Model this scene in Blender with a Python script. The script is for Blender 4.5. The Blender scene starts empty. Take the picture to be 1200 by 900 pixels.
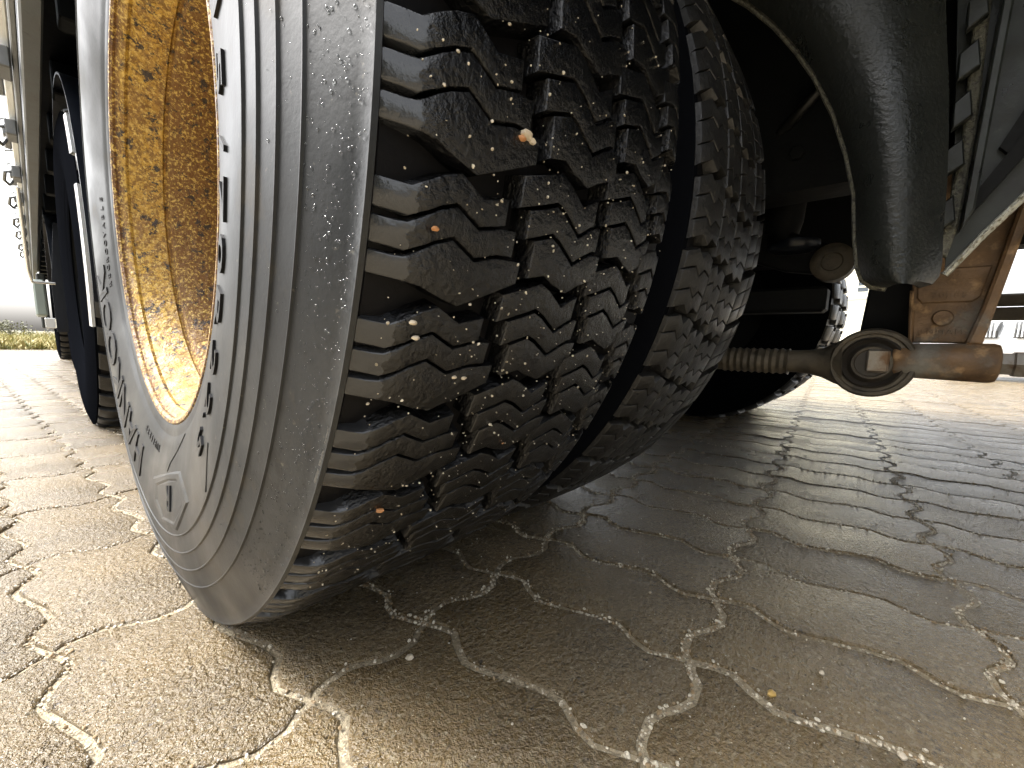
import bpy, math, random
from mathutils import Vector, Matrix
from bisect import bisect
R=math.radians; PI=math.pi
sc=bpy.context.scene; C=sc.collection
random.seed(7)
# ---------------------------------------------------------------- camera
CAM=Vector((-0.09844,-0.64641,0.30958)); YAW,PIT,ROL,F=0.84262,0.13671,0.02505,488.827; PX,PY=593.76,467.56   # principal point
f_=Vector((math.sin(YAW)*math.cos(PIT),math.cos(YAW)*math.cos(PIT),-math.sin(PIT)))
r_=Vector((math.cos(YAW),-math.sin(YAW),0)); u_=r_.cross(f_)
r2=math.cos(ROL)*r_+math.sin(ROL)*u_; u2=-math.sin(ROL)*r_+math.cos(ROL)*u_
cd=bpy.data.cameras.new('camera'); cam=bpy.data.objects.new('camera',cd); C.objects.link(cam)
M=Matrix((r2,u2,-f_)).transposed().to_4x4(); M.translation=CAM; cam.matrix_world=M
cd.sensor_width=36; cd.lens=F/1200*36; cd.shift_x=(600-PX)/1200; cd.shift_y=(PY-450)/1200; cd.clip_start=.01; cd.clip_end=600
sc.camera=cam
# ---------------------------------------------------------------- world, sun, exposure
w=bpy.data.worlds.new('World'); sc.world=w; w.use_nodes=True; nt=w.node_tree
bg=nt.nodes['Background']; sky=nt.nodes.new('ShaderNodeTexSky'); sky.sky_type='NISHITA'; sky.sun_disc=False
SUN_EL,SUN_AZ=R(56),R(-42)       # azimuth measured from +Y towards +X
sky.sun_elevation=SUN_EL; sky.sun_rotation=SUN_AZ; sky.dust_density=6; sky.air_density=1.2; sky.ozone_density=.6
hs=nt.nodes.new('ShaderNodeHueSaturation'); hs.inputs['Saturation'].default_value=.22
hs.inputs['Value'].default_value=1.0
nt.links.new(sky.outputs[0],hs.inputs['Color']); nt.links.new(hs.outputs[0],bg.inputs[0]); bg.inputs[1].default_value=.15
sl=bpy.data.lights.new('sun','SUN'); sl.energy=.8; sl.angle=R(16); sl.color=(1,.985,.96)
so=bpy.data.objects.new('sun',sl); C.objects.link(so)
sd=Vector((math.sin(SUN_AZ)*math.cos(SUN_EL),math.cos(SUN_AZ)*math.cos(SUN_EL),math.sin(SUN_EL)))
so.rotation_euler=sd.to_track_quat('Z','Y').to_euler(); so.location=(-3,3,5)
sc.view_settings.view_transform='Standard'; sc.view_settings.look='None'; sc.view_settings.gamma=1
sc.view_settings.use_curve_mapping=False; sc.view_settings.exposure=2.3
# ---------------------------------------------------------------- helpers
def mk(name,V,Fc,mat=None,parent=None,smooth=False,loc=None):
    me=bpy.data.meshes.new(name); me.from_pydata([tuple(v) for v in V],[],Fc); me.validate(); me.update()
    if mat: me.materials.append(mat)
    if smooth:
        me.polygons.foreach_set('use_smooth',[True]*len(me.polygons))
        if smooth!='all':
            try: me.set_sharp_from_angle(angle=R(40))
            except Exception: pass
    o=bpy.data.objects.new(name,me); C.objects.link(o)
    if parent: o.parent=parent
    if loc: o.location=loc
    return o
def recalc(o):
    import bmesh
    bm=bmesh.new(); bm.from_mesh(o.data); bmesh.ops.recalc_face_normals(bm,faces=bm.faces); bm.to_mesh(o.data); bm.free()
    return o
def tag(o,label=None,cat=None,group=None,kind=None):
    if label: o['label']=label
    if cat: o['category']=cat
    if group: o['group']=group
    if kind: o['kind']=kind
    return o
def empty(name,loc=(0,0,0),**k):
    o=bpy.data.objects.new(name,None); C.objects.link(o); o.location=loc; o.empty_display_size=.1
    return tag(o,**k)
def inst(src,name,parent=None,loc=None,rot=None):
    o=bpy.data.objects.new(name,src if isinstance(src,bpy.types.Mesh) else src.data); C.objects.link(o)
    if parent: o.parent=parent
    if loc is not None: o.location=loc
    if rot is not None: o.rotation_euler=rot
    return o
class MB:
    def __init__(s): s.V=[]; s.F=[]
    def add(s,V,Fc):
        b=len(s.V); s.V+= [tuple(v) for v in V]; s.F+=[tuple(i+b for i in f) for f in Fc]
    def box(s,x0,x1,y0,y1,z0,z1,b=0):
        if b<=0:
            V=[(x,y,z) for x in (x0,x1) for y in (y0,y1) for z in (z0,z1)]
            s.add(V,[(0,1,3,2),(4,6,7,5),(0,4,5,1),(2,3,7,6),(0,2,6,4),(1,5,7,3)]); return
        # chamfered box : 24 verts
        V=[];c=((x0,x1),(y0,y1),(z0,z1)); idx={}
        for ix in (0,1):
            for iy in (0,1):
                for iz in (0,1):
                    p=(c[0][ix],c[1][iy],c[2][iz]); d=(b if ix==0 else -b,b if iy==0 else -b,b if iz==0 else -b)
                    for a in range(3):
                        q=[p[k]+d[k] for k in range(3)]; q[a]=p[a]; idx[(ix,iy,iz,a)]=len(V); V.append(q)
        Fc=[]
        for a in range(3):
            o1,o2=[k for k in range(3) if k!=a]
            for sgn in (0,1):
                def k(i,j):
                    t=[0,0,0]; t[a]=sgn; t[o1]=i; t[o2]=j; return idx[(t[0],t[1],t[2],a)]
                Fc.append((k(0,0),k(1,0),k(1,1),k(0,1)))
        for a in range(3):      # edges along axis a
            o1,o2=[k for k in range(3) if k!=a]
            for i in (0,1):
                for j in (0,1):
                    def k(e,ax):
                        t=[0,0,0]; t[a]=e; t[o1]=i; t[o2]=j; return idx[(t[0],t[1],t[2],ax)]
                    Fc.append((k(0,o1),k(1,o1),k(1,o2),k(0,o2)))
        for ix in (0,1):
            for iy in (0,1):
                for iz in (0,1): Fc.append(tuple(idx[(ix,iy,iz,a)] for a in range(3)))
        s.add(V,Fc)
    def tube(s,pts,rad,n=16,caps=True):
        pts=[Vector(p) for p in pts]; rr=rad if isinstance(rad,(list,tuple)) else [rad]*len(pts)
        V=[];Fc=[]; prev=None
        for i,p in enumerate(pts):
            t=(pts[min(i+1,len(pts)-1)]-pts[max(i-1,0)]).normalized()
            a=prev if prev else (Vector((0,0,1)) if abs(t.z)<.9 else Vector((1,0,0)))
            a=(a-t*a.dot(t)).normalized(); prev=a; b=t.cross(a)
            for k in range(n):
                th=2*PI*k/n; V.append(p+rr[i]*(math.cos(th)*a+math.sin(th)*b))
        for i in range(len(pts)-1):
            for k in range(n): Fc.append((i*n+k,i*n+(k+1)%n,(i+1)*n+(k+1)%n,(i+1)*n+k))
        if caps: Fc+= [tuple(range(n))[::-1],tuple((len(pts)-1)*n+k for k in range(n))]
        s.add(V,Fc)
    def ext(s,poly,d0,d1,axis='x',b=0.0):
        """prism: poly is a loop of 2-D points in the other two axes, extruded from d0 to d1"""
        def P(a,q): return (a,q[0],q[1]) if axis=='x' else (q[0],a,q[1]) if axis=='y' else (q[0],q[1],a)
        n=len(poly); loops=[(d0,poly),(d1,poly)]
        if b>0:
            ip=inset(poly,b); sg=1 if d1>d0 else -1
            loops=[(d0,ip),(d0+sg*b,poly),(d1-sg*b,poly),(d1,ip)]
        V=[P(a,q) for a,l in loops for q in l]; Fc=[]
        for i in range(len(loops)-1):
            for k in range(n): Fc.append((i*n+k,i*n+(k+1)%n,(i+1)*n+(k+1)%n,(i+1)*n+k))
        Fc+=[tuple(range(n))[::-1],tuple((len(loops)-1)*n+k for k in range(n))]
        s.add(V,Fc)
    def lathe(s,prof,n=64,c=(0,0,0),axis='x',a0=0,a1=2*PI,closed=False):
        full=abs(a1-a0-2*PI)<1e-6; m=n if full else n+1; V=[];Fc=[]
        for i in range(m):
            th=a0+(a1-a0)*i/n; cs,sn=math.cos(th),math.sin(th)
            for x,r in prof:
                if axis=='x': V.append((c[0]+x,c[1]+r*cs,c[2]+r*sn))
                elif axis=='y': V.append((c[0]+r*cs,c[1]+x,c[2]+r*sn))
                else: V.append((c[0]+r*cs,c[1]+r*sn,c[2]+x))
        k=len(prof); kk=k if closed else k-1
        for i in range(n):
            j=(i+1)%m
            for a in range(kk):
                b=(a+1)%k; Fc.append((i*k+a,i*k+b,j*k+b,j*k+a))
        s.add(V,Fc)
    def build(s,name,mat,parent=None,smooth=True,loc=None,fix=True):
        o=mk(name,s.V,s.F,mat,parent,False,loc)
        if fix: recalc(o)
        if smooth:
            o.data.polygons.foreach_set('use_smooth',[True]*len(o.data.polygons)); o.data.set_sharp_from_angle(angle=R(38))
        return o
def inset(poly,d):
    n=len(poly); ar=sum(poly[i][0]*poly[(i+1)%n][1]-poly[(i+1)%n][0]*poly[i][1] for i in range(n)); sg=1 if ar>0 else -1
    out=[]
    for i in range(n):
        p0,p1,p2=poly[i-1],poly[i],poly[(i+1)%n]
        e1=(p1[0]-p0[0],p1[1]-p0[1]); e2=(p2[0]-p1[0],p2[1]-p1[1])
        l1=math.hypot(*e1) or 1e-9; l2=math.hypot(*e2) or 1e-9
        n1=(-e1[1]/l1*sg,e1[0]/l1*sg); n2=(-e2[1]/l2*sg,e2[0]/l2*sg)
        m=(n1[0]+n2[0],n1[1]+n2[1]); q=max(.35,1+n1[0]*n2[0]+n1[1]*n2[1])
        out.append((p1[0]+d*m[0]/q,p1[1]+d*m[1]/q))
    return out
def interp(xs,ys,x):
    if x<=xs[0]: return ys[0]
    if x>=xs[-1]: return ys[-1]
    i=bisect(xs,x)-1; t=(x-xs[i])/(xs[i+1]-xs[i]); return ys[i]+t*(ys[i+1]-ys[i])
# ---------------------------------------------------------------- materials
def ramp(nt,fac,stops):
    n=nt.nodes.new('ShaderNodeValToRGB'); nt.links.new(fac,n.inputs[0]); e=n.color_ramp.elements
    while len(e)<len(stops): e.new(.5)
    for i,(p,c) in enumerate(stops):
        e[i].position=p; e[i].color=(c,c,c,1) if isinstance(c,(int,float)) else (*c,1)
    return n.outputs[0]
def noise(nt,scale,detail=4,rough=.55,coord='Object',vec=None,kind='noise'):
    tc=nt.nodes.new('ShaderNodeTexCoord')
    n=nt.nodes.new('ShaderNodeTexNoise' if kind=='noise' else 'ShaderNodeTexVoronoi'); n.inputs['Scale'].default_value=scale
    if kind=='noise': n.inputs['Detail'].default_value=detail; n.inputs['Roughness'].default_value=rough
    if vec:
        mp=nt.nodes.new('ShaderNodeMapping'); mp.inputs['Scale'].default_value=vec
        nt.links.new(tc.outputs[coord],mp.inputs[0]); nt.links.new(mp.outputs[0],n.inputs['Vector'])
    else: nt.links.new(tc.outputs[coord],n.inputs['Vector'])
    return n.outputs[0]
def mixc(nt,fac,a,b,mode='MIX'):
    m=nt.nodes.new('ShaderNodeMix'); m.data_type='RGBA'; m.blend_type=mode
    for s,v in ((m.inputs[0],fac),(m.inputs[6],a),(m.inputs[7],b)):
        if isinstance(v,(int,float)): s.default_value=v if s==m.inputs[0] else (v,v,v,1)
        elif isinstance(v,tuple): s.default_value=(*v,1)
        else: nt.links.new(v,s)
    return m.outputs[2]
def math_(nt,op,a,b):
    m=nt.nodes.new('ShaderNodeMath'); m.operation=op
    for s,v in ((m.inputs[0],a),(m.inputs[1],b)):
        if isinstance(v,(int,float)): s.default_value=v
        else: nt.links.new(v,s)
    return m.outputs[0]
def mat(name,col=(.1,.1,.1),rough=.5,metal=0,spec=.5,coat=0,bumps=(),var=None,rvar=None,coord='Object',fn=None):
    """bumps: list of (scale, strength, distance, detail); var: list of (scale, lo, hi, colour); rvar: (scale, r0, r1)"""
    m=bpy.data.materials.new(name); m.use_nodes=True; nt=m.node_tree; b=nt.nodes['Principled BSDF']
    b.inputs['Base Color'].default_value=(*col,1); b.inputs['Roughness'].default_value=rough; b.inputs['Metallic'].default_value=metal
    b.inputs['Specular IOR Level'].default_value=spec; b.inputs['Coat Weight'].default_value=coat; b.inputs['Coat Roughness'].default_value=.08
    c=None
    for v in (var or ()):
        f=ramp(nt,noise(nt,v[0],6,.6,coord),[(v[1],0.),(v[2],1.)])
        c=mixc(nt,f,c if c is not None else col,v[3])
    if c is not None: nt.links.new(c,b.inputs['Base Color'])
    if rvar:
        nt.links.new(ramp(nt,noise(nt,rvar[0],4,.5,coord),[(.35,rvar[1]),(.65,rvar[2])]),b.inputs['Roughness'])
    prev=None
    for s,st,dist,det in bumps:
        bn=nt.nodes.new('ShaderNodeBump'); bn.inputs['Strength'].default_value=st; bn.inputs['Distance'].default_value=dist
        nt.links.new(noise(nt,s,det,.6,coord),bn.inputs['Height'])
        if prev: nt.links.new(prev,bn.inputs['Normal'])
        prev=bn.outputs[0]
    if prev: nt.links.new(prev,b.inputs['Normal'])
    if fn: fn(nt,b,c,prev)
    return m
M_rub_side=mat('sidewall_rubber',(.009,.010,.011),.4,spec=.3,bumps=((9,.14,.01,2),(300,.25,.0005,3)),var=((5,.4,.68,(.019,.020,.020)),(60,.52,.75,(.006,.006,.006)),(3.5,.58,.72,(.03,.03,.027)),(14,.60,.74,(.035,.028,.018)),(170,.66,.72,(.05,.045,.035))),rvar=(7,.30,.62))
M_rub_shade=mat('shade_dark_rubber',(.004,.0045,.006),.8,spec=.0,bumps=((60,.3,.002,3),))  # dark copy of the sidewall rubber; shade on far and inner tyres painted in
M_letter=mat('lettering_rubber',(.008,.008,.009),.5,spec=.25,bumps=((400,.3,.0005,3),))
def shoulder_fn(nt,b,c,prev):
    # smooth moulded shoulder, colour lightened to paint in sky reflection; torn and worn beyond
    tc=nt.nodes.new('ShaderNodeTexCoord'); sx=nt.nodes.new('ShaderNodeSeparateXYZ'); nt.links.new(tc.outputs['Object'],sx.inputs[0])
    edge=math_(nt,'ADD',sx.outputs[0],math_(nt,'MULTIPLY',math_(nt,'SUBTRACT',noise(nt,75,4,.7),.5),.022))
    m=ramp(nt,math_(nt,'MULTIPLY',edge,20.),[(.32,1.),(.35,0.)])
    nt.links.new(mixc(nt,m,c,(.024,.0255,.028)),b.inputs['Base Color'])
    r0=b.inputs['Roughness'].links[0].from_socket
    nt.links.new(mixc(nt,m,r0,.09),b.inputs['Roughness'])
    inv=math_(nt,'SUBTRACT',1.,m)
    for n in nt.nodes:
        if n.type=='BUMP' and n.inputs['Strength'].default_value>=1.: nt.links.new(math_(nt,'MULTIPLY',math_(nt,'ADD',inv,.12),.9),n.inputs['Strength'])
M_tread=mat('tread_rubber',(.003,.0032,.0038),.2,spec=.55,bumps=((45,.35,.003,6),(240,1.,.0017,5)),var=((22,.5,.75,(.007,.007,.007)),(140,.70,.8,(.03,.028,.025))),rvar=(14,.06,.32),fn=shoulder_fn)
M_shoulder=mat('smooth_shoulder_rubber',(.022,.023,.025),.16,spec=.7,bumps=((30,.3,.002,3),(300,.3,.0006,3)),var=((30,.45,.7,(.05,.052,.053)),),rvar=(30,.1,.3))
M_carc=mat('groove_rubber',(.004,.004,.005),.5,spec=.15,bumps=((120,.4,.001,4),))
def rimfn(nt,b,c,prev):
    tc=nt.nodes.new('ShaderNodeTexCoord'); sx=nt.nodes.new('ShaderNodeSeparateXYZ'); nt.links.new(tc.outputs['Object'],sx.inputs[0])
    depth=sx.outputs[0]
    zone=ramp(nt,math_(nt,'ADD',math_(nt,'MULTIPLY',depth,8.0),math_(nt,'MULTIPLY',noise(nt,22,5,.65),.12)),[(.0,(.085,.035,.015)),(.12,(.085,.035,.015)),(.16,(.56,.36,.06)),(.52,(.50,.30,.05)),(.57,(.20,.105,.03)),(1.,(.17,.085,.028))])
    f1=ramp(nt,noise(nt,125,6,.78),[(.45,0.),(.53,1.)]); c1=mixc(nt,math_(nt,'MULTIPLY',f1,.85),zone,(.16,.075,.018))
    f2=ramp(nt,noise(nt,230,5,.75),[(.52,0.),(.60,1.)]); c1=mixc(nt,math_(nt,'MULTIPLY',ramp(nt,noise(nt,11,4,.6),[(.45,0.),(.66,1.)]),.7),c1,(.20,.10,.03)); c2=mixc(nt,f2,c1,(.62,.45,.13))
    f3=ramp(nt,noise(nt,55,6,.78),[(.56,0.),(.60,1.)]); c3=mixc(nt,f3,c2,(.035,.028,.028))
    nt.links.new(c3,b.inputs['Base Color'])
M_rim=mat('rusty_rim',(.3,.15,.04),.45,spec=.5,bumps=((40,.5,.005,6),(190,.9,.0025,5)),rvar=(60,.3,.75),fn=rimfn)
M_rust=mat('rusty_cast_iron',(.20,.12,.06),.62,bumps=((70,.5,.003,6),(300,.6,.001,4)),var=((18,.42,.62,(.09,.055,.03)),(45,.55,.72,(.42,.27,.14)),(9,.56,.72,(.26,.25,.22))),rvar=(40,.4,.75))
M_rod=mat('muddy_steel',(.10,.085,.062),.55,bumps=((60,.5,.003,5),(260,.5,.001,4)),var=((22,.45,.65,(.035,.03,.024)),))
M_bush=mat('black_bushing_rubber',(.03,.026,.022),.45,bumps=((150,.4,.001,4),))
M_bolt=mat('dull_bolt_steel',(.3,.28,.25),.45,metal=.7,bumps=((120,.4,.001,4),),var=((40,.45,.65,(.16,.1,.06)),))
M_guard=mat('wet_black_plastic',(.016,.018,.017),.38,spec=.45,coat=0,bumps=((12,.15,.006,3),(190,.8,.0015,3)),var=((75,.62,.72,(.012,.012,.012)),(6,.5,.8,(.024,.026,.023))),rvar=(18,.24,.46))
M_lip=mat('gritty_worn_edge',(.15,.15,.12),.4,bumps=((260,1.,.003,4),),var=((220,.5,.62,(.05,.05,.045)),))
M_frame=mat('grey_painted_frame',(.022,.027,.026),.5,coat=.0,bumps=((30,.3,.003,5),(220,.4,.0008,3)),var=((14,.48,.66,(.008,.009,.009)),(80,.64,.78,(.06,.065,.06))),rvar=(22,.25,.55))
M_black=mat('black_underbody',(.005,.006,.007),.65,spec=.2,bumps=((40,.5,.003,4),))
M_navy=mat('glossy_black_plastic',(.005,.007,.012),.3,spec=.35,bumps=((18,.15,.003,3),))
M_chrome=mat('polished_edge',(.75,.76,.76),.25,metal=.6,bumps=((60,.15,.001,3),))
M_alu=mat('weathered_aluminium',(.09,.098,.10),.5,metal=.2,bumps=((40,.3,.002,4),),var=((10,.45,.7,(.08,.08,.078)),(60,.6,.75,(.04,.04,.038))))
M_zinc=mat('galvanised_fitting',(.16,.165,.165),.42,metal=.6,bumps=((60,.4,.002,4),),var=((30,.5,.7,(.15,.15,.15)),))
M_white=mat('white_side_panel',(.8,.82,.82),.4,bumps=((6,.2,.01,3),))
M_green=mat('grey_green_box_paint',(.25,.3,.28),.4)
M_water=mat('water_drop',(.9,.92,.93),.02,spec=.5)
M_water.node_tree.nodes['Principled BSDF'].inputs['Transmission Weight'].default_value=1; M_water.node_tree.nodes['Principled BSDF'].inputs['IOR'].default_value=1.33
M_grit=mat('pale_grit',(.68,.62,.5),.35,var=((300,.45,.6,(.3,.25,.17)),))
M_peb=mat('orange_pebble',(.5,.24,.1),.5)
M_peb2=mat('cream_pebble',(.6,.52,.4),.5)
def pavfn(nt,b,c,prev):
    oi=nt.nodes.new('ShaderNodeObjectInfo'); rr=ramp(nt,oi.outputs['Random'],[(0.,.78),(1.,1.2)])
    c2=mixc(nt,1.,c,rr,'MULTIPLY'); nt.links.new(c2,b.inputs['Base Color'])
    # aggregate and grains standing proud
    g=nt.nodes.new('ShaderNodeTexCoord')
    geo=nt.nodes.new('ShaderNodeNewGeometry')
    mp=geo.outputs['Position']
    def nz(s,d,rg=.6):
        n=nt.nodes.new('ShaderNodeTexNoise'); n.inputs['Scale'].default_value=s; n.inputs['Detail'].default_value=d; n.inputs['Roughness'].default_value=rg
        nt.links.new(mp,n.inputs['Vector']); return n.outputs[0]
    b1=nt.nodes.new('ShaderNodeBump'); b1.inputs['Distance'].default_value=.003; b1.inputs['Strength'].default_value=.6; nt.links.new(nz(30,3),b1.inputs['Height'])
    b2=nt.nodes.new('ShaderNodeBump'); b2.inputs['Distance'].default_value=.007; b2.inputs['Strength'].default_value=1.0; nt.links.new(nz(190,3,.65),b2.inputs['Height']); nt.links.new(b1.outputs[0],b2.inputs['Normal'])
    b3=nt.nodes.new('ShaderNodeBump'); b3.inputs['Distance'].default_value=.002; b3.inputs['Strength'].default_value=.9; nt.links.new(nz(520,2),b3.inputs['Height']); nt.links.new(b2.outputs[0],b3.inputs['Normal'])
    nt.links.new(b3.outputs[0],b.inputs['Normal'])
    rn=ramp(nt,nz(6,3),[(.35,.15),(.65,.31)]); nt.links.new(rn,b.inputs['Roughness'])
M_pave=mat('wet_concrete_paver',(.158,.108,.046),.3,spec=.9,coat=.0,var=((7,.4,.65,(.11,.076,.034)),(160,.5,.7,(.21,.168,.10)),(330,.64,.70,(.55,.47,.32)),(120,.60,.70,(.035,.026,.016))),fn=pavfn)
M_joint=mat('joint_sand',(.36,.30,.20),.5,bumps=((200,1.,.004,4),(600,.8,.001,3)),var=((9,.45,.7,(.2,.155,.09)),(250,.5,.65,(.15,.12,.08)),(400,.6,.7,(.6,.54,.44))))
M_far=mat('far_wet_paving',(.2,.19,.165),.22,spec=.8,bumps=((8,.3,.01,4),(60,.5,.006,4)),var=((1.2,.4,.65,(.2,.17,.12)),(12,.5,.7,(.1,.085,.06))))
M_grass=mat('dry_grass',(.3,.27,.09),.7,var=((3,.4,.65,(.42,.34,.15)),(9,.5,.7,(.14,.18,.06))))
M_soil=mat('verge_soil',(.12,.1,.05),.8,bumps=((20,.5,.02,4),))
M_wall=mat('cream_render',(.72,.68,.52),.7); M_roof=mat('grey_roof',(.3,.28,.27),.6)
M_win=mat('dark_glass',(.05,.06,.07),.15); M_car=mat('silver_white_car_paint',(.7,.72,.73),.25,coat=.6,metal=.2)
M_kid=mat('black_grille',(.02,.02,.02),.4); M_lamp=mat('headlight_glass',(.75,.78,.8),.1,coat=1)
M_dull=mat('dull_tan_steel',(.2,.18,.14),.6,bumps=((20,.3,.003,4),),var=((6,.45,.7,(.12,.1,.08)),))
# ---------------------------------------------------------------- the setting: ground and paving
H=.5013; DZ=-.0199      # wheel centre height in the truck's frame; the truck stands DZ lower (tyres pressed flat)
ANG=R(4.6); G=Matrix.Rotation(ANG,2); ORI=Vector((.161,-.303)); PW,PL=.1285,.2450
def sidex(v): return interp([0,.09,.15,.22,.31,.42,.53,.64,.70,.78,.85,.92,1.0],[0,-.008,-.013,-.008,.007,.004,-.004,-.012,-.014,-.004,.009,.007,0],v)
def endy(u): return interp([0,.07,.14,.30,.40,.50,.61,.80,.90,1.0],[0,.007,.009,.010,.004,-.006,-.013,-.012,-.003,0],u)
def paver_outline(g=.0035):
    P=[]; nL=[0,.09,.15,.22,.31,.42,.53,.64,.70,.78,.85,.92,1.0]; nW=[0,.07,.14,.30,.40,.50,.61,.80,.90,1.0]
    for u in nW[:-1]: P.append((u*PW,endy(u)))
    for v in nL[:-1]: P.append((PW+sidex(v),v*PL))
    for u in nW[::-1][:-1]: P.append((u*PW,PL+endy(u)))
    for v in nL[::-1][:-1]: P.append((sidex(v),v*PL))
    return inset(P,g)
def paver_mesh(g,depth=.03,bev=.0035,full=True):
    o=paver_outline(g); i1=inset(o,bev*.45); i2=inset(o,bev); n=len(o)
    loops=[(-depth,o),(-bev,o),(-bev*.3,i1),(0,i2)] if full else [(-depth,o),(-bev*.6,o),(0,i2)]
    V=[(x-PW/2,y-PL/2,z) for z,l in loops for x,y in l]; Fc=[]
    for i in range(len(loops)-1):
        for k in range(n): Fc.append((i*n+k,i*n+(k+1)%n,(i+1)*n+(k+1)%n,(i+1)*n+k))
    Fc.append(tuple((len(loops)-1)*n+k for k in range(n)))
    return V,Fc
def cell_xy(i,j,cx=.5,cy=.5): 
    q=Vector(((i+cx)*PW,(j+cy)*PL)); return ORI+G@q
pavement=mk('pavement',[(-40,-40,-.0055),(90,-40,-.0055),(90,70,-.0055),(-40,70,-.0055)],[(0,1,2,3)],M_joint)
tag(pavement,kind='structure')
from mathutils import noise as mn
def bed(x,y):
    n=mn.noise(Vector((x*6,y*6,3.)))*.5+.5; open_=min(1,max(0,(.05-x)/.25))
    fine=mn.noise(Vector((x*160,y*160,1.)))*.0007
    return -.0014-.004*max(0,n-.45)-.0042*open_*(.4+n)+fine
nx,ny=260,260; bx0,by0,bs=-.75,-.95,.0125
V=[(bx0+a*bs*(1 if a<200 else 1),by0+b*bs,bed(bx0+a*bs,by0+b*bs)) for b in range(ny) for a in range(nx)]
Fc=[(b*nx+a,b*nx+a+1,(b+1)*nx+a+1,(b+1)*nx+a) for b in range(ny-1) for a in range(nx-1)]
tag(mk('joint_sand',V,Fc,M_joint,pavement,'all'),kind='stuff')
def vis(p):
    d=Vector((p.x,p.y,0))-CAM; z=d.dot(f_)
    if z<.12: return None
    return PX+F*d.dot(r2)/z,PY-F*d.dot(u2)/z,z
cells=[]
for i in range(-70,120):
    for j in range(-45,75):
        c=cell_xy(i,j); best=None
        for a,b in ((.5,.5),(0,0),(1,0),(0,1),(1,1)):
            v=vis(cell_xy(i,j,a,b))
            if v and -15<v[0]<1215 and v[1]<915: best=v if best is None or v[2]<best[2] else best
        if best is None: continue
        dist=(Vector((c.x,c.y,0))-CAM).length
        if dist<13: cells.append((best[2],i,j))
cells.sort()
V,Fc=paver_mesh(.0034,.03,.0022)
stone=mk('paving_stone',V,Fc,M_pave,pavement,False); stone.data.polygons.foreach_set('use_smooth',[True]*len(Fc)); stone.data.set_sharp_from_angle(angle=R(30))
first=True
rnd=random.Random(3)
for k,(d,i,j) in enumerate(cells[:300]):
    o=stone if first else inst(stone,'paving_stone',pavement); first=False
    c=cell_xy(i,j); o.location=(c.x,c.y,rnd.uniform(-.0012,.0012)); o.rotation_euler=(rnd.uniform(-.006,.006),rnd.uniform(-.006,.006),ANG+rnd.uniform(-.006,.006))
V,Fc=paver_mesh(.003,.009,.002,False); mb=MB(); G3=Matrix.Rotation(ANG,3,'Z')
for d,i,j in cells[300:]:
    c=cell_xy(i,j); z=rnd.uniform(-.0015,.0015); mb.add([G3@Vector(v)+Vector((c.x,c.y,z)) for v in V],Fc)
o=mk('distant_paving_stones',mb.V,mb.F,M_pave,pavement); tag(o,kind='stuff')
far=mk('far_yard',[(-80,12.5,-.001),(150,12.5,-.001),(150,150,-.001),(-80,150,-.001)],[(0,1,2,3)],M_far); tag(far,kind='structure')
far2=mk('far_forecourt',[(12.2,-60,-.005),(150,-60,-.005),(150,12.49,-.005),(12.2,12.49,-.005)],[(0,1,2,3)],M_far); tag(far2,kind='structure')
# grit in the joints and on the stones
def grains(name,pts,mat_,parent=None):
    """pts: (pos, size, normal)"""
    ico=[(0,0,1),(.89,0,.45),(.28,.85,.45),(-.72,.53,.45),(-.72,-.53,.45),(.28,-.85,.45),(.72,.53,-.45),(-.28,.85,-.45),(-.89,0,-.45),(-.28,-.85,-.45),(.72,-.53,-.45),(0,0,-1)]
    IF=[(0,1,2),(0,2,3),(0,3,4),(0,4,5),(0,5,1),(1,6,2),(2,7,3),(3,8,4),(4,9,5),(5,10,1),(6,7,2),(7,8,3),(8,9,4),(9,10,5),(10,6,1),(11,7,6),(11,8,7),(11,9,8),(11,10,9),(11,6,10)]
    mb=MB()
    for p,s in pts:
        e=Matrix.Rotation(random.uniform(0,6.3),3,Vector((random.gauss(0,1),random.gauss(0,1),random.gauss(0,1))).normalized())
        sx,sy,sz=s*random.uniform(.7,1.3),s*random.uniform(.6,1.1),s*random.uniform(.45,.9)
        mb.add([e@Vector((a*sx*random.uniform(.85,1.15),b*sy,c*sz))+Vector(p) for a,b,c in ico],IF)
    return mk(name,mb.V,mb.F,mat_,parent)
pts=[]; pts2=[]
near=cells[:90]
for d,i,j in near:
    den=max(.12,min(1.,(.9/d)**1.6)) if d>.6 else 1.
    wx=Vector(cell_xy(i,j)); under=1. if wx.x>.12 else .35
    patch=random.Random(i*31+j).uniform(.35,1.25)
    for side in (0,1):
        for k in range(int((260 if side==0 else 180)*den*under*patch)):
            t=random.random(); off=random.gauss(0,.0028)
            if side==0: q=Vector((i*PW+sidex(t)+off,(j+t)*PL))
            else: q=Vector(((i+t)*PW,j*PL+endy(t)+off))
            c=ORI+G@q; s=random.choice((.0007,.0010,.0013,.0017,.0022))*random.uniform(.7,1.2)
            z=(-.0025 if abs(off)<.003 else .0)+s*.4
            (pts if random.random()<.7 else pts2).append(((c.x,c.y,z),s))
    for k in range(int(45*den*under)):
        c=cell_xy(i,j,random.random(),random.random()); s=random.choice((.0005,.0006,.0008,.0008,.0012))*random.uniform(.7,1.3)
        (pts if random.random()<.6 else pts2).append(((c.x,c.y,s*.4),s))
tag(grains('joint_grit',pts,M_grit),'pale grit lying in and beside the joints of the wet paving','grit',kind='stuff')
M_grit2=mat('brown_grit',(.28,.2,.11),.5)
tag(grains('brown_grit',pts2,M_grit2),'brown sand grains washed out of the paving joints','grit',kind='stuff')
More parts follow.
